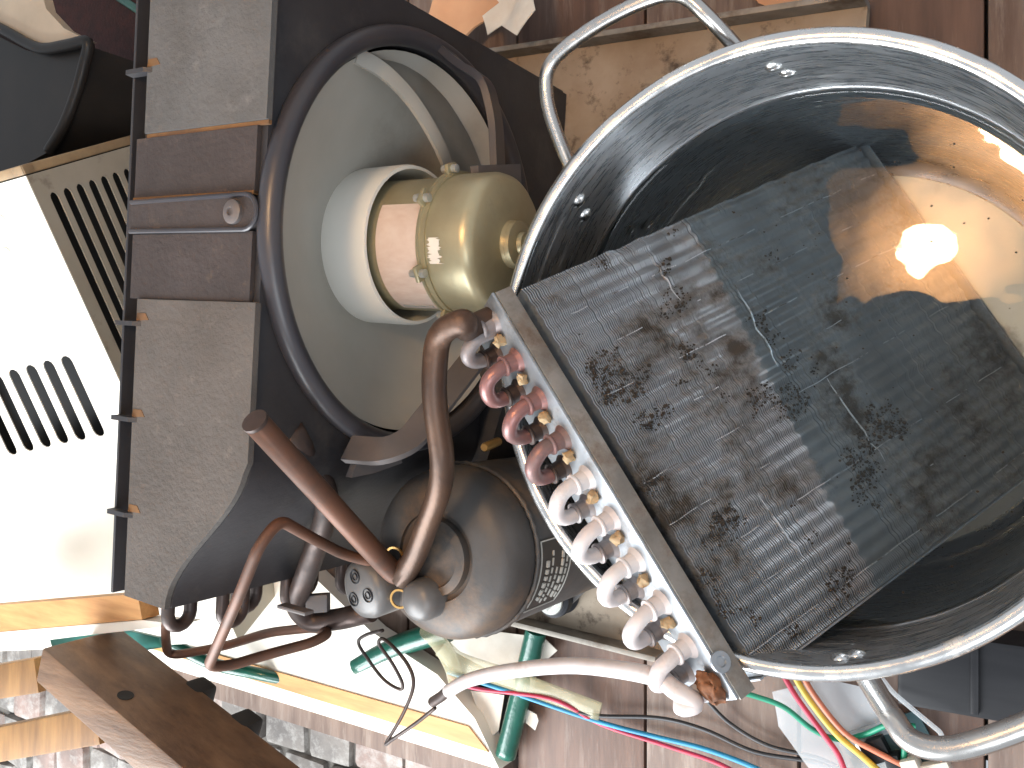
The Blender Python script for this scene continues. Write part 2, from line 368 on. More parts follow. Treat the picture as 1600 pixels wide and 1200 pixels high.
# ------------------------------------------------------------------ evaporator coil
P1 = V((-.31882, .06536, .33992)); P2 = V((-.16467, -.18236, .30845))
Lv = P2 - P1; LL = Lv.length; Lv.normalize()
Tv = V((.4907, .368, -.79)); Tv = (Tv - Lv * Tv.dot(Lv)).normalized(); Dv = Tv.cross(Lv).normalized()
if Dv.z > 0: Dv = -Dv
def cp(l, s, d): return P1 + Lv * l + Tv * s + Dv * d
TH = .052; TL = .352
coil = thing('evaporator_coil', cp(LL / 2, TL, TH / 2), 'dirty finned aluminium coil with copper end loops leaning in the pot', 'coil')
me_v, me_f = [], []
NF, NS = 205, 150
bend = [(.00, .10, .0045), (.96, .10, .003)]
for i in range(NF):
    s0 = .004 + (TL - .006) * i / NF
    base = len(me_v); jit = random.uniform(-.00014, .00014); dj = random.uniform(0, .0007)
    for k in range(NS + 1):
        l = LL * k / NS; q = k / NS
        wv = .0003 * math.sin(l * 2 * math.pi / .0103)
        edge = max(0, 1 - q / .10)
        wv += edge * .0035 * noise.noise(V((i * .11, 3.1, q * 9)))
        wv += .0012 * max(0, noise.noise(V((s0 * 16, q * 7, 5)))-.1)
        crush = max(0, noise.noise(V((s0 * 14, q * 6, 9.3))) - .28) * .010
        dd = dj + .0011 * (1 + math.sin(l * 2 * math.pi / .0103 + .6)) + crush + (edge ** 2) * .004 * (.5 + noise.noise(V((s0 * 60, 8, 1))))
        s = s0 + jit + wv; th = .00042
        for (ds, dp) in ((-th, TH), (-th, dd), (th, dd), (th, TH)): me_v.append(cp(l, s + ds, dp) - coil.location)
    for k in range(NS):
        a = base + 4 * k
        for j in range(3): me_f.append((a + j, a + j + 1, a + 5 + j, a + 4 + j))
me = bpy.data.meshes.new('fins'); me.from_pydata(me_v, [], me_f); me.materials.append(MATS['fin'])
fo = bpy.data.objects.new('fins', me); COL.objects.link(fo); fo.parent = coil; fo['kind'] = 'stuff'; fo['label'] = 'stack of thin bent aluminium cooling fins clogged with dirt'
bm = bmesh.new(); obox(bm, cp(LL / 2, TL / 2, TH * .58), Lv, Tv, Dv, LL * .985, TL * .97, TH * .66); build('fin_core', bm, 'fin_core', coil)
# bright collar lines between tube rows and torn slits
bm = bmesh.new()
for j, l in enumerate([.031 * k for k in range(1, 10)]):
    q = .004
    while q < TL - .004:
        if noise.noise(V((q * 30, j * 3.7, 1))) > (-.1 if j % 2 == 0 else .25):
            obox(bm, cp(l + .0012 * noise.noise(V((q * 50, j, 4))), q, .0002 + random.uniform(0, .0006)), Lv, Tv, Dv, .0006, .0009, .0012)
        q += (TL - .006) / NF
build('fin_collars', bm, 'fin_line', coil, smooth=False, kind='stuff', recalc=False)
for (u, v, u2, v2) in ((1145, 440, 1215, 575), (1290, 590, 1380, 720), (1010, 395, 1062, 470), (1180, 770, 1260, 880)):
    # silvery scratch lying on the fin face along L: intersect the rays with the face plane
    pts = []
    for (a, b) in ((u, v), (u2, v2)):
        d = ray(a, b); t = (P1 - CAMP).dot(Dv) / d.dot(Dv); pts.append(CAMP + d * t)
    bm = bmesh.new(); n = 9; pp = [pts[0].lerp(pts[1], k / n) + noise.noise_vector(V((k * 1.3, u, 0))) * .0022 - Dv * .0008 for k in range(n + 1)]
    sweep(bm, pp, lambda q: .0002 + .0004 * math.sin(math.pi * q), 5); build('scratch', bm, 'fin_line', coil)
def sheet_plate(s, name, m):
    bm = bmesh.new(); obox(bm, cp(LL / 2 - .001, s, TH / 2), Lv, Tv, Dv, LL + .006, .0022, TH + .004, .0008)
    return build(name, bm, m, coil)
tsh = sheet_plate(-.0205, 'tube_sheet', 'alu_plate')
bm = bmesh.new()
obox(bm, cp(LL / 2, -.0130, -.0022), Lv, Tv, Dv, LL + .006, .0125, .0018, .0005)
for v in bm.verts: v.co += noise.noise_vector(v.co * 20) * .0006
build('sheet_flange', bm, 'alu_flange', coil)
bm = bmesh.new(); obox(bm, cp(LL + .001, TL * .5 - .0, TH * .5), Lv, Tv, Dv, .0012, TL, TH + .002); build('edge_fin', bm, 'alu_plate', coil)
sheet_plate(TL + .004, 'tube_sheet', 'alu_plate')
M0, PT, DA, DB, TR = .010, .0308, .017, .039, .0053
S0 = -.0216
def A(i): return M0 + i * PT
cols = ['copper_grey', 'copper_red', 'copper_red', 'copper_red', 'copper_pale', 'copper_pale', 'copper_pale', 'copper_pale', 'copper_pale']  # lower bends whiter, their daylight put into the colour
def collar(l, d, m):
    bm = bmesh.new()
    lathe(bm, cp(l, S0, d), -Tv, [(.0092, 0), (.0078, .0016), (TR + .0012, .003), (TR + .0008, .009), (TR + .0022, .0105), (TR + .002, .0115), (TR, .012)], 20)
    return build('tube_collar', bm, m, coil)
def bendtube(l1, d1, l2, d2, m, name='return_bend'):
    a, b = cp(l1, S0, d1), cp(l2, S0, d2); mid = (a + b) / 2; r = (b - a).length / 2; e = (a - b).normalized(); out = 0.0115
    pts = [a, a - Tv * out * .6]
    for k in range(13):
        an = math.pi * k / 12; pts.append(mid - Tv * out + e * r * math.cos(an) - Tv * r * 1.12 * math.sin(an))
    pts += [b - Tv * out * .6, b]
    pts = [p + noise.noise_vector(p * 60) * .0016 * math.sin(math.pi * k / (len(pts) - 1)) for k, p in enumerate(pts)]
    return build(name, tube(pts, lambda q: TR * (1 + .06 * math.sin(q * 40)) if 0 else TR, 16), m, coil, autosmooth=90)
for i in range(9):
    collar(A(i), DA, cols[i]); collar(A(i) + PT / 2, DB, 'copper_grey' if i > 3 else 'copper_dark')
    if 0 < i < 8: bendtube(A(i), DA, A(i) + PT / 2, DB, cols[i])
bendtube(A(0) + .004, DA + .004, A(0) + PT / 2, DB, 'copper_grey')
bendtube(A(8), DA, A(8) + PT * .5, DB, 'copper_pale')
# small beige lumps between the tubes on the plate
for i in range(8):
    bm = bmesh.new(); bmesh.ops.create_icosphere(bm, subdivisions=3, radius=.0042); o0 = cp(A(i) + PT * .42, S0 - .003, (DA + DB) / 2 - .009)
    for v in bm.verts: v.co = o0 + v.co + noise.noise_vector(v.co * 300 + o0 * 50) * .0022
    build('solder_lump', bm, 'plug', coil)
# corroded lower corner
bm = bmesh.new(); bmesh.ops.create_icosphere(bm, subdivisions=4, radius=.5)
for v in bm.verts:
    q = v.co.copy(); v.co = cp(LL - .010, -.026, .012) + Lv * q.x * .022 + Tv * q.y * .012 + Dv * q.z * .020 + noise.noise_vector(q * 4) * .003 + noise.noise_vector(q * 14) * .0009
build('rust_crust', bm, 'rust', coil, autosmooth=180)
bm = bmesh.new(); lathe(bm, cp(LL - .022, -.019, -.0045), -Dv, [(.007, 0), (.0065, .0012), (.0035, .0014), (.003, .0), (0, 0)], 16); build('screw_hole', bm, 'alu_plate', coil)
# feed pipe, whitened by daylight put into its colour
e0 = cp(A(8) + PT * .95, S0 + .002, DA + .010)
h_ = lambda p: H - p.z
fp = [e0, e0 - Tv * .022, at(1085, 1098, .535), at(1055, 1078, .532), at(1015, 1055, .535), at(900, 1040, .56), at(800, 1048, .575), at(735, 1062, .59), at(700, 1080, .60)]
build('feed_pipe', tube(smooth_path(fp, 8), lambda q: .0066 - .0012 * q, 16), 'copper_pale', coil, autosmooth=90)
bm = tube([at(703, 1076, .599), at(690, 1088, .606), at(676, 1097, .612)], .0045, 12); build('pinched_end', bm, 'copper_dark', coil)
# dirt clumps on the fin face
bm = bmesh.new()
def clump(bm, c, r):
    g = bmesh.ops.create_icosphere(bm, subdivisions=1, radius=r)
    for v in g['verts']: v.co = c + (v.co + noise.noise_vector(v.co * 400 + c * 90) * r * .7) * 1
n = 0; tries = 0
while n < 1700 and tries < 60000:
    tries += 1
    l, s = random.uniform(.005, LL - .005), random.uniform(.0, TL * .62)
    w_ = noise.noise(V((l * 22, s * 22, 2.2))) + .5 * noise.noise(V((l * 60, s * 60, 7)))
    if w_ > .30 + random.uniform(0, .2): clump(bm, cp(l, s, random.uniform(-.0004, .0012)), random.uniform(.0004, .0008 + .0010 * random.random() ** 3)); n += 1
do = build('dirt', bm, 'dirt', coil, smooth=False, kind='stuff', recalc=False)

# ------------------------------------------------------------------ air conditioner chassis
YAW = R(-4); CO = V((-.47, .117, 0)); EX = V((math.cos(YAW), math.sin(YAW), 0)); EY = V((-math.sin(YAW), math.cos(YAW), 0))
def c(x, y, z): return CO + EX * x + EY * y + Z3 * z
def atlx(u, v, lx):
    d = ray(u, v); t = (c(lx, 0, 0) - CAMP).dot(EX) / d.dot(EX); return CAMP + d * t
CH = thing('air_conditioner_chassis', CO, 'opened air conditioner chassis with black shroud, fan, brass-coloured motor and compressor', 'air conditioner')
def cbox(x0, x1, y0, y1, z0, z1, bev=0, bm=None):
    return obox(bm or bmesh.new(), c((x0 + x1) / 2, (y0 + y1) / 2, (z0 + z1) / 2), EX, EY, Z3, x1 - x0, y1 - y0, z1 - z0, bev)
# base pan
pan = build('base_pan', prism(bmesh.new(), [c(-.16, -.375, .006), c(.15, -.375, .006), c(.30, .0, .006), c(.30, .24, .006), c(-.16, .24, .006)], Z3 * .012), 'pan', CH, autosmooth=30)
for (x0, x1, y0, y1) in ((-.16, .30, .2402, .246), (-.16, .15, -.381, -.3752), (-.166, -.1602, -.381, .246)):
    build('pan_flange', cbox(x0, x1, y0, y1, .006, .040, .001), 'pan_edge', pan)
for (x0, y0, l, w_) in ((.08, .19, .03, .012), (.12, .165, .06, .016), (.10, .12, .014, .07), (.16, .2, .09, .014)):
    build('pan_emboss', cbox(x0, x0 + l, y0 - w_, y0, .017, .0215, .0025), 'pan', pan)
# shroud plate with fan opening
ZT = .426; RC = .26; RO = .167
hole = [(RO * .955 * math.cos(2 * math.pi * k / 72), RC + RO * .955 * math.sin(2 * math.pi * k / 72)) for k in range(72)]
shroud = build('shroud', sheet([(-.172, .02), (.192, .02), (.192, ZT), (-.172, ZT)], [hole], lambda a, b: c(0, a, b), EX * -.004), 'shroud', CH, autosmooth=40)
def S(q):                                   # plan of the receding part
    k = 3 * q * q - 2 * q ** 3; return (-.078 * k, -.172 - .118 * q)
prof = [S(k / 16) for k in range(17)]
bm = bmesh.new(); rows = []
for (x_, y_) in prof: rows.append([bm.verts.new(c(x_, y_, z)) for z in (.02, ZT)] + [bm.verts.new(c(x_ - .004, y_, z)) for z in (ZT, .02)])
for a, b in zip(rows, rows[1:]):
    for k in range(4): bm.faces.new((a[k], a[(k + 1) % 4], b[(k + 1) % 4], b[k]))
bm.faces.new(rows[0]); bm.faces.new(rows[-1][::-1])
build('shroud_side', bm, 'shroud', CH)
build('shroud_end', cbox(-.13, -.004, .192, .196, .02, ZT, .001), 'shroud', CH)
# top cover and back lip
topo = [(-.128, .196), (-.0, .196), (0, -.172)] + prof[1:] + [(-.128, -.290)]
build('shroud_top', prism(bmesh.new(), [c(x_, y_, ZT) for x_, y_ in topo], Z3 * .003), 'shroud', CH, autosmooth=30)
build('back_lip', cbox(-.148, -.1285, -.292, .198, ZT - .05, ZT - .006, .002), 'shroud', CH)
build('back_lip', cbox(-.151, -.148, -.292, .198, ZT - .05, ZT + .004, .001), 'shroud', CH)
for y_ in (.108, -.082, -.155, -.228):
    bm = bmesh.new(); prism(bm, [c(-.150, y_, ZT + .004), c(-.112, y_, ZT + .003), c(-.127, y_, ZT + .012), c(-.148, y_, ZT + .012)], EY * .0035); build('gusset', bm, 'shroud', CH, smooth=False)
    build('rust_stain', prism(bmesh.new(), [c(-.127, y_ + .004, ZT + .0075), c(-.112, y_ + .005, ZT + .0075), c(-.116, y_ + .010, ZT + .0075), c(-.126, y_ + .010, ZT + .0075)], Z3 * .0012), 'rust_edge', CH)
zf = ZT + .0034
def foam(pts, m, hgt, name='foam_pad'):
    bm = prism(bmesh.new(), [c(a, b, zf) for a, b in pts], Z3 * hgt)
    return build(name, bm, m, CH, autosmooth=30)
foam([(-.127, .063), (.004, .063), (.004, .200), (-.127, .200)], 'foam_grey', .005)
foam([(-.127, .060), (.004, .060), (.004, .0628), (-.127, .0628)], 'rust_edge', .003, 'foam_edge')
foam([(-.138, .0135), (-.006, .0135), (-.006, .0598), (-.138, .0598)], 'foam_dark', .0035)
foam([(-.138, -.061), (-.006, -.061), (-.006, -.0125), (-.138, -.0125)], 'foam_dark', .0035)
fpts = [(-.127, -.0615), (.002, -.0615), (.002, -.172)] + [(a - .001, b) for a, b in prof[1:]] + [(-.127, -.289)]
foam(fpts, 'foam_brown', .005)
# mounting tab with screw
tabp = [(-.140, -.0115), (-.140, .0125)] + [(-.012 + .012 * math.sin(R(a)), .0005 + .012 * math.cos(R(a))) for a in range(0, 181, 20)]
tab = build('mounting_tab', prism(bmesh.new(), [c(a, b, zf) for a, b in tabp], Z3 * .006), 'foam_dark', CH, autosmooth=30)
bm = bmesh.new(); sweep(bm, [c(a, b, zf + .006) for a, b in ([(-.138, .0115)] + tabp[2:] + [(-.138, -.0105)])], .0018, 8); build('tab_rib', bm, 'shroud_ring', tab)
bm = bmesh.new(); lathe(bm, c(-.022, .0005, zf + .006), Z3, [(.0085, 0), (.0085, .003), (.006, .0045), (.003, .0045), (.0025, .003), (0, .003)], 20); build('screw', bm, 'bracket', tab)
foam([(-.138, .0127), (-.006, .0127), (-.006, .0153), (-.138, .0153)], 'rust_edge', .0045, 'foam_edge')
# orifice ring
bm = bmesh.new(); x_, y_, z_ = EX, EY, Z3
sec = [(RO + .0082 * math.cos(a), .004 + .0095 * math.sin(a)) for a in [2 * math.pi * k / 16 for k in range(16)]]
lathe(bm, c(0, 0, RC), EX, sec, 96, closed=True); build('orifice_ring', bm, 'shroud_ring', CH, autosmooth=180)
bm = bmesh.new(); lathe(bm, c(0, 0, RC), EX, [(RO * .955, -.003), (RO * .955, -.06), (RO * .965, -.06), (RO * .965, -.003)], 96, closed=True); build('orifice_sleeve', bm, 'shroud', CH)
# fan: shallow bowl, cup-shaped hub and the raised blade edge
bm = bmesh.new()
bowl = [(.060, -.050), (.066, -.046), (.085, -.040), (.110, -.028), (.134, -.014), (.152, -.004), (.1565, -.001), (.1565, -.004), (.152, -.007), (.132, -.019), (.108, -.033), (.083, -.045), (.060, -.055)]
lathe(bm, c(0, 0, RC), EX, bowl, 72, closed=True)
fan = build('fan', bm, 'fan', CH, autosmooth=60)
cup = [(.0615, -.050), (.0665, -.048), (.0672, -.004), (.0662, .0), (.0635, .0), (.0628, -.004), (.0600, -.045), (.020, -.047), (.020, -.050)]
build('hub', lathe(bmesh.new(), c(0, 0, RC), EX, cup, 64, closed=True), 'fan_hub', fan, autosmooth=50)
bp = [atlx(u, v, lx) for u, v, lx in ((556, 86, -.002), (600, 112, .002), (640, 152, .004), (672, 200, .006), (694, 245, .004), (704, 280, -.01))]
bm = bmesh.new(); sweep(bm, smooth_path(bp, 8), 0, section=[(-.0015, -.0065), (.0015, -.0065), (.0025, 0), (.0015, .0065), (-.0015, .0065)], up=EX); build('blade_edge', bm, 'fan', fan, autosmooth=60)
# the blade behind that edge: twisted sheet from the edge to the rim
bm = bmesh.new(); pr = smooth_path(bp, 6); last = None
for k, p in enumerate(pr):
    rel = p - c(0, 0, RC); a = math.atan2(rel.dot(Z3), rel.dot(EY)); rr = max(.07, math.hypot(rel.dot(Z3), rel.dot(EY)))
    row = []
    for j in range(9):
        an = a - R(9) * j; q = max(.068, rr + (.149 - rr) * (j / 8) ** .7)
        row.append(bm.verts.new(c(0, 0, RC) + EY * q * math.cos(an) + Z3 * q * math.sin(an) + EX * (rel.dot(EX) - .002 - .022 * j / 8)))
    if last:
        for j in range(8): bm.faces.new((last[j], last[j + 1], row[j + 1], row[j]))
    last = row
g = bmesh.ops.solidify(bm, geom=bm.faces[:], thickness=.0015); build('blade', bm, 'fan', fan, autosmooth=60)
# motor
MR = .0565
motor = build('motor', lathe(bmesh.new(), c(0, 0, RC), EX, [(0, -.03), (.050, -.03), (.0545, -.025), (.0545, .046), (.052, .046)], 64), 'gold', CH, autosmooth=40)
build('front_shell', lathe(bmesh.new(), c(0, 0, RC), EX, [(.052, .052), (MR, .052), (MR, .083), (MR - .002, .089), (MR - .007, .093), (.030, .0945), (.019, .096), (.0185, .099), (0, .0995)], 64), 'gold', motor, autosmooth=50)
bm = lathe(bmesh.new(), c(0, 0, RC), EX, [(.050, .0455), (.0595, .0455), (.0595, .0475), (MR + .0015, .048), (MR + .0015, .0525), (.050, .0525)], 64); build('flange', bm, 'gold', motor, autosmooth=30)
for a in (20, 62, 118, 165, 245, 300):
    dr = EY * math.cos(R(a)) + Z3 * math.sin(R(a))
    bm = bmesh.new(); obox(bm, c(.047, 0, RC) + dr * .0605, EX, dr, EX.cross(dr), .004, .011, .013, .0015); e_ = build('ear', bm, 'gold', motor)
    bm = lathe(bmesh.new(), c(.043, 0, RC) + dr * .0615, EX, [(0, -.004), (.003, -.004), (.0035, 0), (.0035, .010), (0, .011)], 10); build('bolt', bm, 'zinc', motor)
def band(name, r0, x0, x1, a0, a1, m, parent, ragged=0):
    bm = bmesh.new(); last = None; n = 24
    for k in range(n + 1):
        a = R(a0 + (a1 - a0) * k / n); dr = EY * math.cos(a) + Z3 * math.sin(a); j = ragged * noise.noise(V((k * .7, 3, 1))); j2 = ragged * noise.noise(V((k * .6, 9, 1)))
        row = [bm.verts.new(c(x0 + j, 0, RC) + dr * r0), bm.verts.new(c(x1 + j2, 0, RC) + dr * r0), bm.verts.new(c(x1 + j2, 0, RC) + dr * (r0 + .0004)), bm.verts.new(c(x0 + j, 0, RC) + dr * (r0 + .0004))]
        if last:
            for q in range(4): bm.faces.new((last[q], last[(q + 1) % 4], row[(q + 1) % 4], row[q]))
        else: bm.faces.new(row[::-1])
        last = row
    bm.faces.new(last); return build(name, bm, m, parent)
lab = band('paper_label', .0548, .002, .042, 62, 165, 'motor_label', motor)
band('label_print', .0553, .006, .036, 158, 161, 'label_ink', motor)
band('torn_label', MR + .0003, .056, .066, 92, 112, 'paper_white', motor, .006)
build('shaft_boss', lathe(bmesh.new(), c(0, 0, RC), EX, [(.0185, .098), (.018, .103), (.012, .105), (.0095, .105), (.009, .109), (.0058, .109), (.0058, .124), (.0050, .126), (0, .126)], 28), 'gold', motor, autosmooth=40)
# bracket arms
def arm(pix, wd=.010, th=.0022, m='bracket', up=EX):
    pts = [atlx(u, v, lx) for u, v, lx in pix]
    bm = bmesh.new(); sweep(bm, fillet_path(pts, .012, 5), 0, section=[(-th, -wd), (th, -wd), (th, wd), (-th, wd)], up=up); build('bracket_arm', bm, m, CH, autosmooth=40)
arm([(690, 75, .006), (722, 105, .03), (760, 125, .055), (775, 190, .062), (778, 268, .066)], .0105, .003, 'shroud_ring')
arm([(742, 275, .066), (808, 272, .070)], .008, .004, 'bracket')
arm([(545, 702, .012), (600, 706, .05), (640, 690, .058), (690, 625, .058), (745, 555, .058)], .0105, .003)
bm = bmesh.new(); prism(bm, [atlx(u, v, .012) for u, v in ((540, 745), (560, 690), (612, 700), (620, 722), (575, 738))], EX * .006); build('bracket_foot', bm, 'bracket', CH)
# condenser behind the shroud
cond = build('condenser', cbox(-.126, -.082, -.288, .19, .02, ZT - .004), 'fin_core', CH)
for j in range(11):
    z = .05 + j * .034
    p0 = c(-.105, -.287, z); p1 = c(-.105, -.287, z + .021)
    pts = [p0, p0 - EY * .018] + [(p0 + p1) / 2 - EY * (.018 + .0105 * math.sin(math.pi * k / 8)) - Z3 * .0105 * math.cos(math.pi * k / 8) for k in range(9)] + [p1 - EY * .018, p1]
    build('return_bend', tube([p + EX * (.022 if j % 2 else 0) for p in pts], .0052, 12), 'copper_dark', cond)
build('slot_vent', cbox(-.03, .0, -.293, -.290, .36, .37, .001), 'bracket', CH)
build('shroud_skirt', prism(bmesh.new(), [c(-.07, -.288, .02), c(-.01, -.27, .02), c(.03, -.12, .02), c(.03, -.02, .02), c(-.004, -.02, .02), c(-.004, -.18, .02)], Z3 * .13), 'shroud', CH)

# compressor
AX = V((-.428, -.137, 0))
CR = .0705
comp = build('compressor', lathe(bmesh.new(), AX, Z3, [(0, .034), (.057, .034), (.066, .040), (.0700, .052), (CR, .246), (CR - .0012, .248), (CR - .0012, .252), (CR, .254), (CR, .264), (.0690, .2735), (.0655, .2805), (.059, .2855), (.050, .2885), (.042, .2895), (.036, .290), (.0355, .287), (.0315, .287), (.0305, .2935), (.024, .2955), (.023, .293), (.012, .2935), (0, .294)], 72), 'compressor', CH, autosmooth=40)
bm = bmesh.new()
outline = []
for k in range(72):
    a = 2 * math.pi * k / 72; r_ = .074 + .034 * max(0, math.cos(3 * (a - R(250)))) ** 3
    outline.append(AX + V((r_ * math.cos(a), r_ * math.sin(a), .030)))
build('base_foot', prism(bm, outline, Z3 * .004), 'compressor_grey', comp)
for a in (250, 10, 130):
    p = AX + V((.094 * math.cos(R(a)), .094 * math.sin(R(a)), 0))
    build('grommet', lathe(bmesh.new(), p, Z3, [(.018, .018), (.019, .022), (.016, .028), (.019, .034), (.019, .044), (.016, .047), (.006, .047)], 24), 'grommet', comp)
    build('washer', lathe(bmesh.new(), p, Z3, [(.0145, .047), (.0150, .049), (.0145, .0505), (.006, .0505), (.006, .047)], 24), 'zinc', comp)
    build('nut', lathe(bmesh.new(), p, Z3, [(.0085, .0505), (.0085, .058), (.007, .0595), (.004, .0595), (.004, .066), (0, .067)], 6), 'zinc', comp, smooth=False)
p = at(778, 690, .66); build('brass_stub', lathe(bmesh.new(), p, V((.2, -.1, 1)), [(0, .0), (.004, 0), (.004, .03), (.003, .032), (0, .032)], 12), 'brass', comp)
# terminal cover
tcv = at(563, 922, .555); tc_ax = V((-.18, -.1, 1)).normalized()
cov = build('terminal_cover', lathe(bmesh.new(), tcv - tc_ax * .03, tc_ax, [(.0245, -.02), (.0255, 0), (.0255, .022), (.0235, .028), (.018, .031), (0, .032)], 36), 'compressor_grey', comp, autosmooth=60)
tx, ty, tz = frame_from(tc_ax)
for k in range(3):
    a = R(200 + 120 * k); q = tcv + tc_ax * .0008 + (tx * math.cos(a) + ty * math.sin(a)) * .0115
    for r0 in (.0055, .0028):
        bm = lathe(bmesh.new(), q, tc_ax, [(r0 - .0005, .0), (r0 - .0003, .0016), (r0 + .0003, .0016), (r0 + .0005, .0)], 24); build('terminal_mark', bm, 'grommet', cov)
stb = at(648, 940, .552)
build('discharge_boss', lathe(bmesh.new(), stb - V((0, 0, .03)), V((-.05, -.03, 1)), [(.0175, -.03), (.0170, .020), (.0155, .026), (.011, .030), (0, .031)], 32), 'compressor_grey', comp, autosmooth=60)
ringp = at(648, 915, .558)
for (u, v, h, ax) in ((618, 868, .566, V((.1, -.2, 1))), (625, 935, .562, V((.3, -.1, 1)))):
    bm = bmesh.new(); lathe(bm, at(u, v, h), ax, [(.0065, 0), (.0082, 0), (.0082, .0016), (.0065, .0016)], 20, closed=True); build('wire_ring', bm, 'brass', comp)
bm = bmesh.new(); wb = [AX + V((math.cos(2 * math.pi * k / 90) * (CR + .0004), math.sin(2 * math.pi * k / 90) * (CR + .0004), .250 + .0006 * noise.noise(V((k * .5, 0, 0))))) for k in range(91)]
sweep(bm, wb, lambda q: .0022 + .0007 * math.sin(q * 260), 8, cap=False); build('weld_bead', bm, 'compressor', comp, autosmooth=180)
# label plate wrapped on the can, with its printed border and lines
def on_can(a, z, r=.0715): a = R(a); return AX + V((math.cos(a) * r, math.sin(a) * r, z))
d = ray(842, 906); a_ = d.x ** 2 + d.y ** 2; b_ = -(d.x * AX.x + d.y * AX.y); c_ = AX.x ** 2 + AX.y ** 2 - CR ** 2
q_ = CAMP + d * ((-b_ - math.sqrt(max(0, b_ * b_ - a_ * c_))) / a_)
LA = math.degrees(math.atan2(q_.y - AX.y, q_.x - AX.x)); LZ = max(.09, min(.22, q_.z))
bm = bmesh.new(); last = None
for k in range(13):
    a = LA - 26 + 52 * k / 12
    row = [bm.verts.new(on_can(a, LZ - .026, .0707)), bm.verts.new(on_can(a, LZ + .026, .0707)), bm.verts.new(on_can(a, LZ + .026, .0712)), bm.verts.new(on_can(a, LZ - .026, .0712))]
    if last:
        for q in range(4): bm.faces.new((last[q], last[(q + 1) % 4], row[(q + 1) % 4], row[q]))
    else: bm.faces.new(row[::-1])
    last = row
bm.faces.new(last); build('label_plate', bm, 'label_plate', comp)
bm = bmesh.new()
for z in (-.0245, .0245): sweep(bm, [on_can(LA - 25 + 50 * k / 10, LZ + z) for k in range(11)], .0007, 4)
for a in (-25, 25): sweep(bm, [on_can(LA + a, LZ - .0245), on_can(LA + a, LZ + .0245)], .0007, 4)
build('label_border', bm, 'label_ink', comp, kind='stuff')
bm = bmesh.new()
for (z, a0, a1, r_) in ((.015, -16, 10, .0022), (.006, -20, 18, .0010), (-.002, -20, 6, .0010), (-.010, -18, 14, .0018), (-.018, -20, 16, .0010)):
    a = a0
    while a < a1:
        da = random.uniform(2, 5); sweep(bm, [on_can(LA + a, LZ + z), on_can(LA + a + da, LZ + z)], r_, 4); a += da + random.uniform(1, 2)
build('label_text', bm, 'label_ink', comp, kind='stuff')

# pipes
def pipe(name, pts, r, m, rad=.03, n=8, seg=16, parent=CH, sm=False):
    P = smooth_path(pts, n) if sm else fillet_path(pts, rad, n)
    return build(name, tube(P, r, seg), m, parent, autosmooth=90)
a0 = cp(A(0) - .004, S0, DA + .002)
pipe('suction_pipe', [a0, a0 - Tv * .022, at(728, 500, .485), at(684, 518, .492), at(676, 610, .50), at(692, 720, .515), at(688, 765, .523), at(650, 868, .55), at(628, 905, .560)], .0089, 'copper', .03)
pipe('suction_stub', [at(640, 880, .560), at(622, 902, .562), at(600, 880, .55), at(400, 660, .405)], .0087, 'copper_orange', .018)
pd = at(397, 656, .4835)
build('pipe_end', lathe(bmesh.new(), at(401, 661, .4057), (at(400, 660, .405) - at(600, 880, .55)), [(.0088, 0), (.0092, .001), (.009, .003), (.005, .004), (0, .004)], 16), 'copper_dark', CH)
dp = [at(600, 882, .565), at(540, 868, .54), at(490, 842, .50), at(437, 812, .455), at(405, 852, .44), at(372, 935, .445), at(325, 1042, .48), at(360, 1040, .50), at(420, 1022, .53), at(488, 1004, .56), at(514, 990, .575), at(495, 980, .59), at(420, 988, .60), at(350, 1010, .60), at(262, 1026, .58), at(258, 985, .55), at(262, 960, .53)]
pipe('discharge_pipe', dp, .0044, 'copper_orange', .02)
pipe('process_pipe', [at(455, 672, .47), at(490, 730, .505), at(510, 765, .52), at(512, 800, .53), at(478, 900, .55), at(460, 945, .565), at(482, 972, .58), at(530, 968, .59), at(580, 955, .59)], .0095, 'copper_dark', .03)
bm = bmesh.new(); obox(bm, at(497, 942, .57), V((.9, .1, -.4)), V((0, 1, 0)), V((.4, 0, .9)), .02, .016, .01, .002); build('pipe_clip', bm, 'bracket', CH)
cap = [at(598, 985, .64), at(572, 992, .65), at(560, 1004, .655), at(575, 1030, .66), at(600, 1062, .665), at(625, 1077, .665), at(628, 1066, .66), at(612, 1035, .65), at(592, 1006, .64), at(602, 1000, .63), at(635, 1035, .625), at(646, 1070, .625), at(630, 1115, .63), at(604, 1160, .635), at(612, 1156, .632), at(650, 1130, .62), at(680, 1106, .612)]
build('capillary_tube', tube(smooth_path(cap, 7), .0017, 8), 'copper_dark', CH, autosmooth=90)

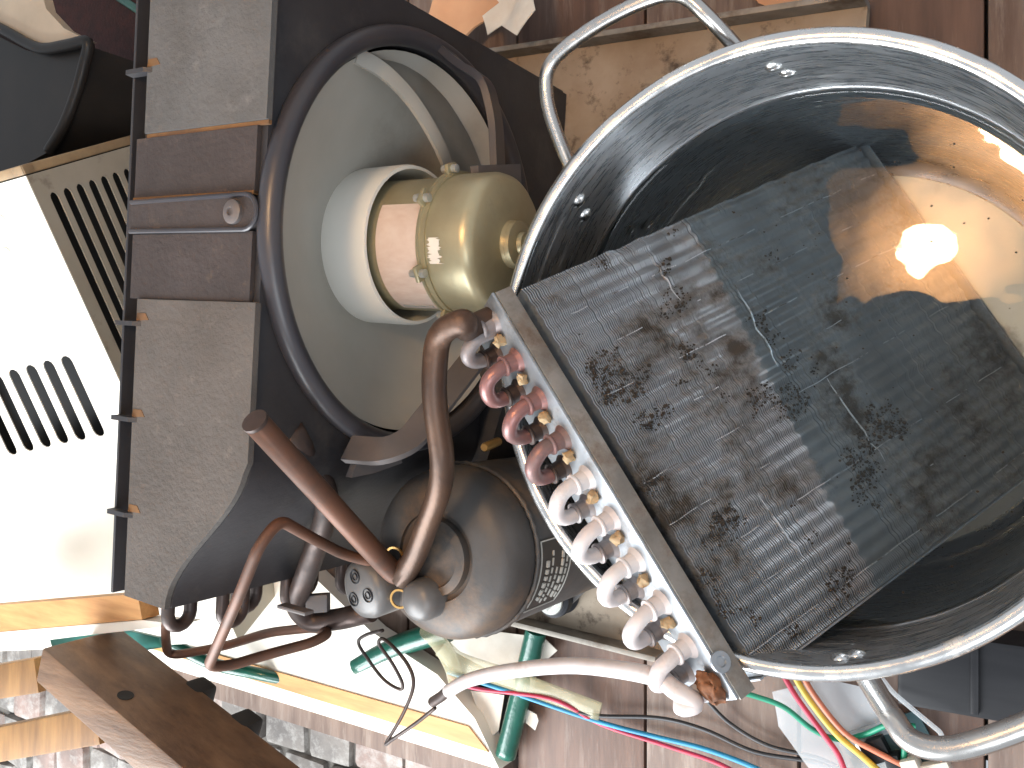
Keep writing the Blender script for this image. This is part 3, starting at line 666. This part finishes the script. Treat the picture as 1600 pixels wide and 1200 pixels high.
# ------------------------------------------------------------------ white metal cover behind
K = at(40, 275, .50)
rk = ray(40, 275).normalized(); rq = ray(200, 625).normalized()
ee = (rq - rk * rq.dot(rk)).normalized(); uu = rk.cross(ee).normalized()
if uu.dot(RIGHT) < 0: uu = -uu
F_ = (uu + rk * 1.0).normalized(); G_ = (-uu + rk * 1.0).normalized(); E_ = ee
cab = thing('metal_cover', K + E_ * .3 + F_ * .29, 'white sheet-metal air conditioner cover with slotted vents, tilted behind the shroud', 'metal cover')
top_holes = []
def plane_coords(u, v, n):
    d = ray(u, v); t = (K - CAMP).dot(n) / d.dot(n); q = CAMP + d * t - K
    return q
nW = E_.cross(G_); nS = E_.cross(F_)
for (u, v, u2, v2) in ((100, 556, 158, 682), (72, 563, 129, 688), (45, 570, 102, 693), (18, 577, 75, 699), (-8, 585, 48, 705), (-34, 592, 22, 711)):
    a, b = plane_coords(u, v, nW), plane_coords(u2, v2, nW)
    a2 = (a.dot(E_), a.dot(G_)); b2 = (b.dot(E_), b.dot(G_))
    top_holes.append(slot((a2[0] + b2[0]) / 2, (a2[1] + b2[1]) / 2, b2[0] - a2[0], b2[1] - a2[1], math.dist(a2, b2), .0155))
build('top_panel', sheet([(0, 0), (.58, 0), (.58, .46), (0, .46)], top_holes, lambda a, b: K + E_ * a + G_ * b, (F_ * .0015)), 'cab_white', cab, autosmooth=20)
sh = []
for j in range(12):
    f0 = .024 + j * .0195
    for (e0_, e1_) in ((.022, .235), (.256, .52)):
        sh.append(slot((e0_ + e1_) / 2, f0, 1, 0, e1_ - e0_, .0112))
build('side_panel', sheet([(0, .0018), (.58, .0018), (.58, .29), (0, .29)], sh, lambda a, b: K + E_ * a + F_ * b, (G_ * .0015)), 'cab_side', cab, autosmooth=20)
for d_, l_, nm in ((F_, .29, 'end_flange'), (G_, .46, 'end_flange')):
    bm = bmesh.new(); n_ = G_ if d_ is F_ else F_
    obox(bm, K + d_ * (l_ / 2) - E_ * .006 + n_ * .008, d_, E_, n_, l_, .010, .014, .002); build(nm, bm, 'cab_flange', cab)
build('inner_liner', prism(bmesh.new(), [K + E_ * .01 + F_ * .03 + G_ * .03, K + E_ * .57 + F_ * .03 + G_ * .03, K + E_ * .57 + F_ * .28 + G_ * .03, K + E_ * .01 + F_ * .28 + G_ * .03], G_ * .25), 'inside_dark', cab)  # solid dark block, the cover's inner darkness put into its colour
for (u, v) in ((2, 345), (10, 395)):
    q = K + plane_coords(u, v, nW); build('dent', lathe(bmesh.new(), q, -F_, [(.007, -.0005), (.006, .001), (.003, .0016), (0, .0016)], 16), 'cab_white', cab)

# ------------------------------------------------------------------ boards, trestle
sp = [(-1.6, -.16), (-.90, -.195), (-.72, -.300), (-.62, -.335), (-.568, -.375), (-.535, -.425), (-1.6, -.392)]
sill = thing('door_sill', (-1.0, -.3, .002), 'worn white painted threshold board with bare wood streak along its edge', 'door sill')
build('board', prism(bmesh.new(), [V((a, b, .002)) for a, b in sp], Z3 * .028), 'white_paint', sill, autosmooth=30)
build('bare_strip', prism(bmesh.new(), [V((-1.6, -.352, .0302)), V((-.575, -.385, .0302)), V((-.548, -.408, .0302)), V((-1.6, -.368, .0302))], Z3 * .002), 'bare_wood', sill)
build('side', prism(bmesh.new(), [V((-1.6, -.395, -.075)), V((-.54, -.428, -.075)), V((-.535, -.455, -.075)), V((-1.6, -.425, -.075))], Z3 * .09), 'plank', sill)
# plank below the cover, daylight on its edge put in as white
pb = thing('painted_plank', at(140, 968, .57), 'orange wooden plank with a white painted edge under the white cover', 'plank')
ba = [at(-60, 950, .55), at(215, 928, .55), at(222, 968, .55), at(-60, 992, .55)]
build('wood', prism(bmesh.new(), ba, Z3 * -.02), 'bare_wood', pb)
bb = [at(-60, 993, .552), at(222, 969, .552), at(286, 976, .552), at(-60, 1014, .552)]
build('painted_edge', prism(bmesh.new(), bb, Z3 * -.022), 'white_paint', pb)  # white strip stands in for daylight on the plank edge
ts = thing('wooden_trestle', at(240, 1120, .80), 'dark wooden trestle beam with cross slats and a bored hole', 'trestle')
h0 = .50
e1 = at(66, 1012, h0); e2 = at(420, 1315, h0); bd = (e2 - e1).normalized(); bs = V((-bd.y, bd.x, 0))
if bs.x > 0: bs = -bs
bm = bmesh.new(); obox(bm, (e1 + e2) / 2 + bs * .0185 - Z3 * .0425, bd, bs, Z3, (e2 - e1).length + .12 * 0, .037, .085, .003); build('beam', bm, 'beam', ts)
for (u, v, u2, v2, ha, hb) in ((70, 1052, -110, 1082, .575, .545), (165, 1130, -110, 1182, .575, .545), (275, 1230, -60, 1290, .575, .545)):
    p, q = at(u, v, ha), at(u2, v2, hb); d_ = (q - p).normalized(); n_ = V((-d_.y, d_.x, 0)).normalized()
    bm = bmesh.new(); obox(bm, (p + q) / 2, d_, n_, d_.cross(n_), (q - p).length, .038, .022, .002); build('slat', bm, 'beam_slat', ts)
def on_face(u, v):
    d = ray(u, v); n = bs; t = (e1 - CAMP).dot(n) / d.dot(n); return CAMP + d * t
p = on_face(196, 1087); build('bored_hole', lathe(bmesh.new(), p, -bs, [(.0075, -.0005), (.0075, .0008), (.006, .0006), (0, .0004)], 18), 'inside_dark', ts)
for (u, v) in ((300, 1074), (372, 1126)):
    p = on_face(u, v); bm = bmesh.new(); obox(bm, p - Z3 * .010 + bs * .01, bd, bs, Z3, .024, .022, .026, .005); build('notch_block', bm, 'inside_dark', ts)
p = e1 + bs * .36; build('leg', box((p.x - .02, p.y - .02, -.05), (p.x + .02, p.y + .02, p.z - .04)), 'beam', ts)

# ------------------------------------------------------------------ hoses, wires, scraps
def hose(label, pts, r=.0105):
    o = build('garden_hose', tube(smooth_path(pts, 6), r, 14), 'hose', origin=V(pts[0]), autosmooth=90); tag(o, label, 'hose', 'green hose pieces')
hose('thick glossy green hose piece with cut end beside the clear-sleeved wires', [at(838, 985, .835), at(820, 1060, .84), at(805, 1120, .84), at(790, 1180, .84)], .0118)
hose('short green hose stretch in shadow under the compressor', [at(560, 1040, .84), at(610, 1014, .838), at(660, 996, .838), at(700, 985, .838)], .0135)
hose('long green hose running past the condenser loops to the white sill', [at(200, 970, .72), at(270, 1006, .76), at(330, 1036, .79), at(400, 1052, .815), at(440, 1060, .835)], .008)
hose('green hose end lying at the back near the red carpet', [at(120, -40, .845), at(180, -8, .845), at(240, 30, .845), at(290, 50, .845)], .007)
tb = bmesh.new()
pts = [(78, 1000), (200, 985), (248, 996), (252, 1012), (150, 1030), (86, 1030)]
prism(tb, [at(u, v, .60 + .01 * (i % 2)) for i, (u, v) in enumerate(pts)], Z3 * -.004)
tag(build('plastic_scrap', tb, 'teal_plastic', origin=at(150, 1010, .61)), 'crumpled teal plastic scrap under the painted plank', 'plastic scrap')
def wire(color, label, pix, r=.0022, hh=.85):
    pts = [at(*(p if len(p) == 3 else (p[0], p[1], hh))) for p in pix]
    o = build('wire', tube(smooth_path(pts, 7), r, 8), 'wire_' + color, origin=pts[0], autosmooth=90); tag(o, label, 'wire', 'loose coloured wires')
wire('blue', 'blue wire leaving the clear sleeve', [(700, 1050, .82), (800, 1082, .83), (930, 1126, .846), (1020, 1150), (1100, 1170), (1180, 1200), (1230, 1230)], .0026)
wire('red', 'pinkish red wire beside the blue one', [(700, 1055, .822), (740, 1075, .826), (860, 1092, .832), (940, 1132, .848), (1040, 1165), (1120, 1192), (1180, 1225)], .0024)
wire('black', 'black wire leaving the top of the clear sleeve', [(900, 1112, .84), (942, 1119, .846), (1030, 1122), (1100, 1140), (1180, 1175), (1280, 1192), (1330, 1215)], .0022)
wire('black', 'thin black wire curving below the green one', [(1100, 1090, .845), (1140, 1130), (1200, 1165), (1280, 1185), (1340, 1215)], .002)
wire('green', 'bright green wire from the coil corner to the pot handle', [(1150, 1080, .82), (1180, 1088, .825), (1225, 1105, .83), (1270, 1140, .838), (1310, 1155, .84), (1350, 1148, .838), (1390, 1132, .83), (1430, 1135, .835)], .0026)
wire('red', 'crimson wire emerging under the pot rim', [(1215, 1040, .835), (1245, 1090, .834), (1285, 1145, .834), (1310, 1180, .834), (1325, 1220, .836)], .0026)
wire('yellow', 'yellow wire emerging under the pot rim', [(1232, 1040, .834), (1262, 1090, .832), (1305, 1145, .832), (1345, 1180, .832), (1385, 1215, .834)], .0030)
wire('orange', 'orange wire next to the yellow one', [(1245, 1040, .833), (1275, 1090, .831), (1320, 1145, .831), (1370, 1175, .832), (1430, 1205, .834)], .0026)
wire('green', 'short green wire end beside the white plug', [(1414, 1165, .835), (1411, 1190, .838), (1405, 1215, .84)], .0026)
slv = [at(690, 1012, .80), at(720, 1035, .81), at(800, 1062, .826), at(870, 1088, .838), at(938, 1114, .846)]
sv = bmesh.new(); sweep(sv, smooth_path(slv, 6), 0, section=[(.004 * math.cos(a), .0125 * math.sin(a)) for a in [2 * math.pi * k / 14 for k in range(14)]], up=Z3)
tag(build('cable_sleeve', sv, 'clear_sleeve', origin=slv[-1], autosmooth=90), 'yellowed clear plastic sleeve around the blue and red wires', 'cable sleeve')
drain = [at(668, 985, .74), at(690, 1010, .77), at(706, 1040, .79), at(712, 1062, .81)]
tag(build('drain_tube', tube(smooth_path(drain, 6), .009, 14), 'clear_sleeve', origin=drain[-1], autosmooth=90), 'short translucent tube hanging below the compressor', 'tube')
def scrap(name, pts, m, label, cat, hh=.853, th=.0012, amp=.003):
    P = [at(*(p if len(p) == 3 else (p[0], p[1], hh))) for p in pts]
    bm = bmesh.new(); f = bm.faces.new([bm.verts.new(q) for q in P])
    bmesh.ops.triangulate(bm, faces=bm.faces[:]); bmesh.ops.subdivide_edges(bm, edges=bm.edges[:], cuts=4, use_grid_fill=True)
    for v in bm.verts: v.co.z += amp * (noise.noise(v.co * 18) + .5) + .0005
    bm.normal_update(); bmesh.ops.solidify(bm, geom=bm.faces[:], thickness=th)
    return tag(build(name, bm, m, origin=P[0], autosmooth=40), label, cat)
scrap('paper_sheet', [(690, 975), (850, 995), (872, 1016), (856, 1030), (770, 1048), (715, 1018)], 'paper_white', 'white sheet lying under the pan edge and green hose', 'paper', .852)
scrap('paper_sheet', [(738, 1078), (790, 1085), (782, 1140), (768, 1152), (752, 1120)], 'paper_white', 'small pale paper piece left of the green hose', 'paper', .850)
scrap('tape_scrap', [(822, 1105), (840, 1115), (843, 1125), (838, 1140), (824, 1128)], 'paper_white', 'little pale tape scrap right of the green hose', 'tape')
scrap('cardboard_scrap', [(690, -30), (790, -40), (800, 12), (745, 45), (712, 74), (668, 40)], 'cardboard', 'torn tan cardboard piece beside the black shroud', 'cardboard', .82, .003, .004)
scrap('paper_scrap', [(760, -30, .812), (838, -30, .80), (846, 22, .79), (818, 62, .79), (790, 44, .812), (770, 60, .812), (762, 30, .812), (786, 8, .81)], 'paper_white', 'crumpled white paper on the tan cardboard', 'paper', .81, .001, .014)
scrap('paper_strip', [(1165, -40), (1240, -40), (1278, 30), (1245, 28), (1185, 5)], 'cardboard', 'tan paper strip beyond the pot by the plank joint', 'paper strip', .85, .001)
# clear plastic bag under the wires
bag = scrap('plastic_bag', [(1212, 1075), (1290, 1060), (1370, 1075), (1395, 1130), (1400, 1200), (1370, 1235), (1290, 1220), (1220, 1130)], 'clear', 'crumpled clear plastic bag under the coloured wires', 'plastic bag', .852, .0008, .012)
# circuit board with parts
pc = at(1380, 1175, .85)
cb = thing('circuit_board', pc, 'small dark circuit board with white plug beneath the pot handle', 'circuit board')
def pbx(u, v, sx, sy, sz, m, name, rz=0, z=.0):
    p = at(u, v, .852); q = V((math.cos(rz), math.sin(rz), 0)); bm = bmesh.new(); obox(bm, p + Z3 * (z + sz / 2), q, V((-q.y, q.x, 0)), Z3, sx, sy, sz, min(sx, sy, sz) * .12); return build(name, bm, m, cb)
pbx(1395, 1175, .075, .055, .004, 'pcb', 'board', .5)
pbx(1372, 1166, .022, .020, .012, 'black_gloss', 'component', .5, .004); pbx(1400, 1180, .012, .012, .016, 'black_gloss', 'component', .3, .004)
pbx(1430, 1190, .014, .018, .020, 'paper_white', 'plug', .4, .004); pbx(1460, 1196, .03, .012, .012, 'paper_white', 'plug', .4, .004)
pbx(1350, 1160, .010, .010, .008, 'zinc', 'component', .2, .004)
# black box right of it and a bent clear plastic rod
bx = thing('black_box', at(1560, 1110, .85), 'glossy black plastic box with ribs behind the lower pot handle', 'box')
bl = at(1400, 985, .80); br = at(1760, 1168, .80)
build('body', box((bl.x, br.y, .003), (br.x, bl.y, .055), .004), 'black_gloss', bx)
for k in range(2):
    xx = bl.x + .055 + k * .075; build('rib', box((xx, br.y + .004, .0552), (xx + .006, bl.y - .004, .0585), .001), 'black_gloss', bx)
rod = [at(1378, 1060, .81), at(1395, 1082, .80), at(1440, 1120, .79), at(1474, 1148, .785), at(1466, 1165, .785)]
tag(build('clear_rod', tube(fillet_path(rod, .006, 4), .002, 8), 'clear', origin=rod[0]), 'thin clear plastic rod with a hooked end by the pot handle', 'rod')

# ------------------------------------------------------------------ upper left corner things
cr = thing('plastic_crate', at(60, 140, .70), 'glossy black plastic bin with a pale lid behind the white cover', 'bin')
def cpz(u, v, h): return at(u, v, h)
sd = [cpz(u, v, .60) for u, v in ((-60, 30), (0, 58), (40, 78), (62, 84), (100, 80), (134, 70), (136, 90), (122, 150), (100, 200), (78, 236), (30, 262), (-60, 300))]
build('body', prism(bmesh.new(), sd, Z3 * -.247), 'crate', cr, autosmooth=50)
rp_ = [cpz(-60, 18, .592), cpz(0, 44, .592), cpz(48, 70, .592), cpz(72, 76, .592), cpz(108, 70, .592), cpz(137, 66, .594), cpz(132, 100, .598), cpz(118, 150, .60), cpz(98, 200, .60), cpz(76, 236, .60)]
build('rolled_edge', tube(smooth_path(rp_, 5), .0065, 10), 'crate', cr, autosmooth=90)
build('lid', prism(bmesh.new(), [cpz(u, v, .597) for u, v in ((-60, -40), (58, -40), (72, 14), (100, 44), (136, 62), (104, 68), (70, 72), (46, 66), (0, 40), (-60, 14))], Z3 * -.012), 'crate_lid', cr)
cpm = bmesh.new(); prism(cpm, [at(u, v, .85) for u, v in ((-150, -300), (420, -260), (430, 170), (300, 260), (-150, 260))], Z3 * .008)
tag(build('carpet', cpm, 'carpet', origin=at(150, 0, .855)), 'dark red carpet piece on the floor behind the bin', 'carpet')

# ------------------------------------------------------------------ hanging lamp whose light shows in the water
d = ray(1450, 385); Wp = CAMP + d * ((H - WZ) / -d.z); rd = V((d.x, d.y, -d.z)).normalized()
BP = Wp + rd * 1.12
lamp = thing('hanging_lamp', BP, 'warm light bulb with a square amber shade, mirrored in the pot water', 'lamp')
build('bulb', lathe(bmesh.new(), BP, Z3, [(0, -.044), (.018, -.041), (.034, -.030), (.043, -.012), (.044, .006), (.036, .024), (.022, .036), (.016, .042), (0, .042)], 32), 'bulb', lamp)
build('socket', lathe(bmesh.new(), BP + Z3 * .0425, Z3, [(0, 0), (.020, 0), (.022, .010), (.026, .018), (0, .018)], 24), 'ceramic', lamp)
build('shade', box((BP.x - .17, BP.y - .085, BP.z + .061), (BP.x + .17, BP.y + .16, BP.z + .078), .002), 'lamp_shade', lamp)  # board over the bulb, glowing itself in place of reflected lamplight
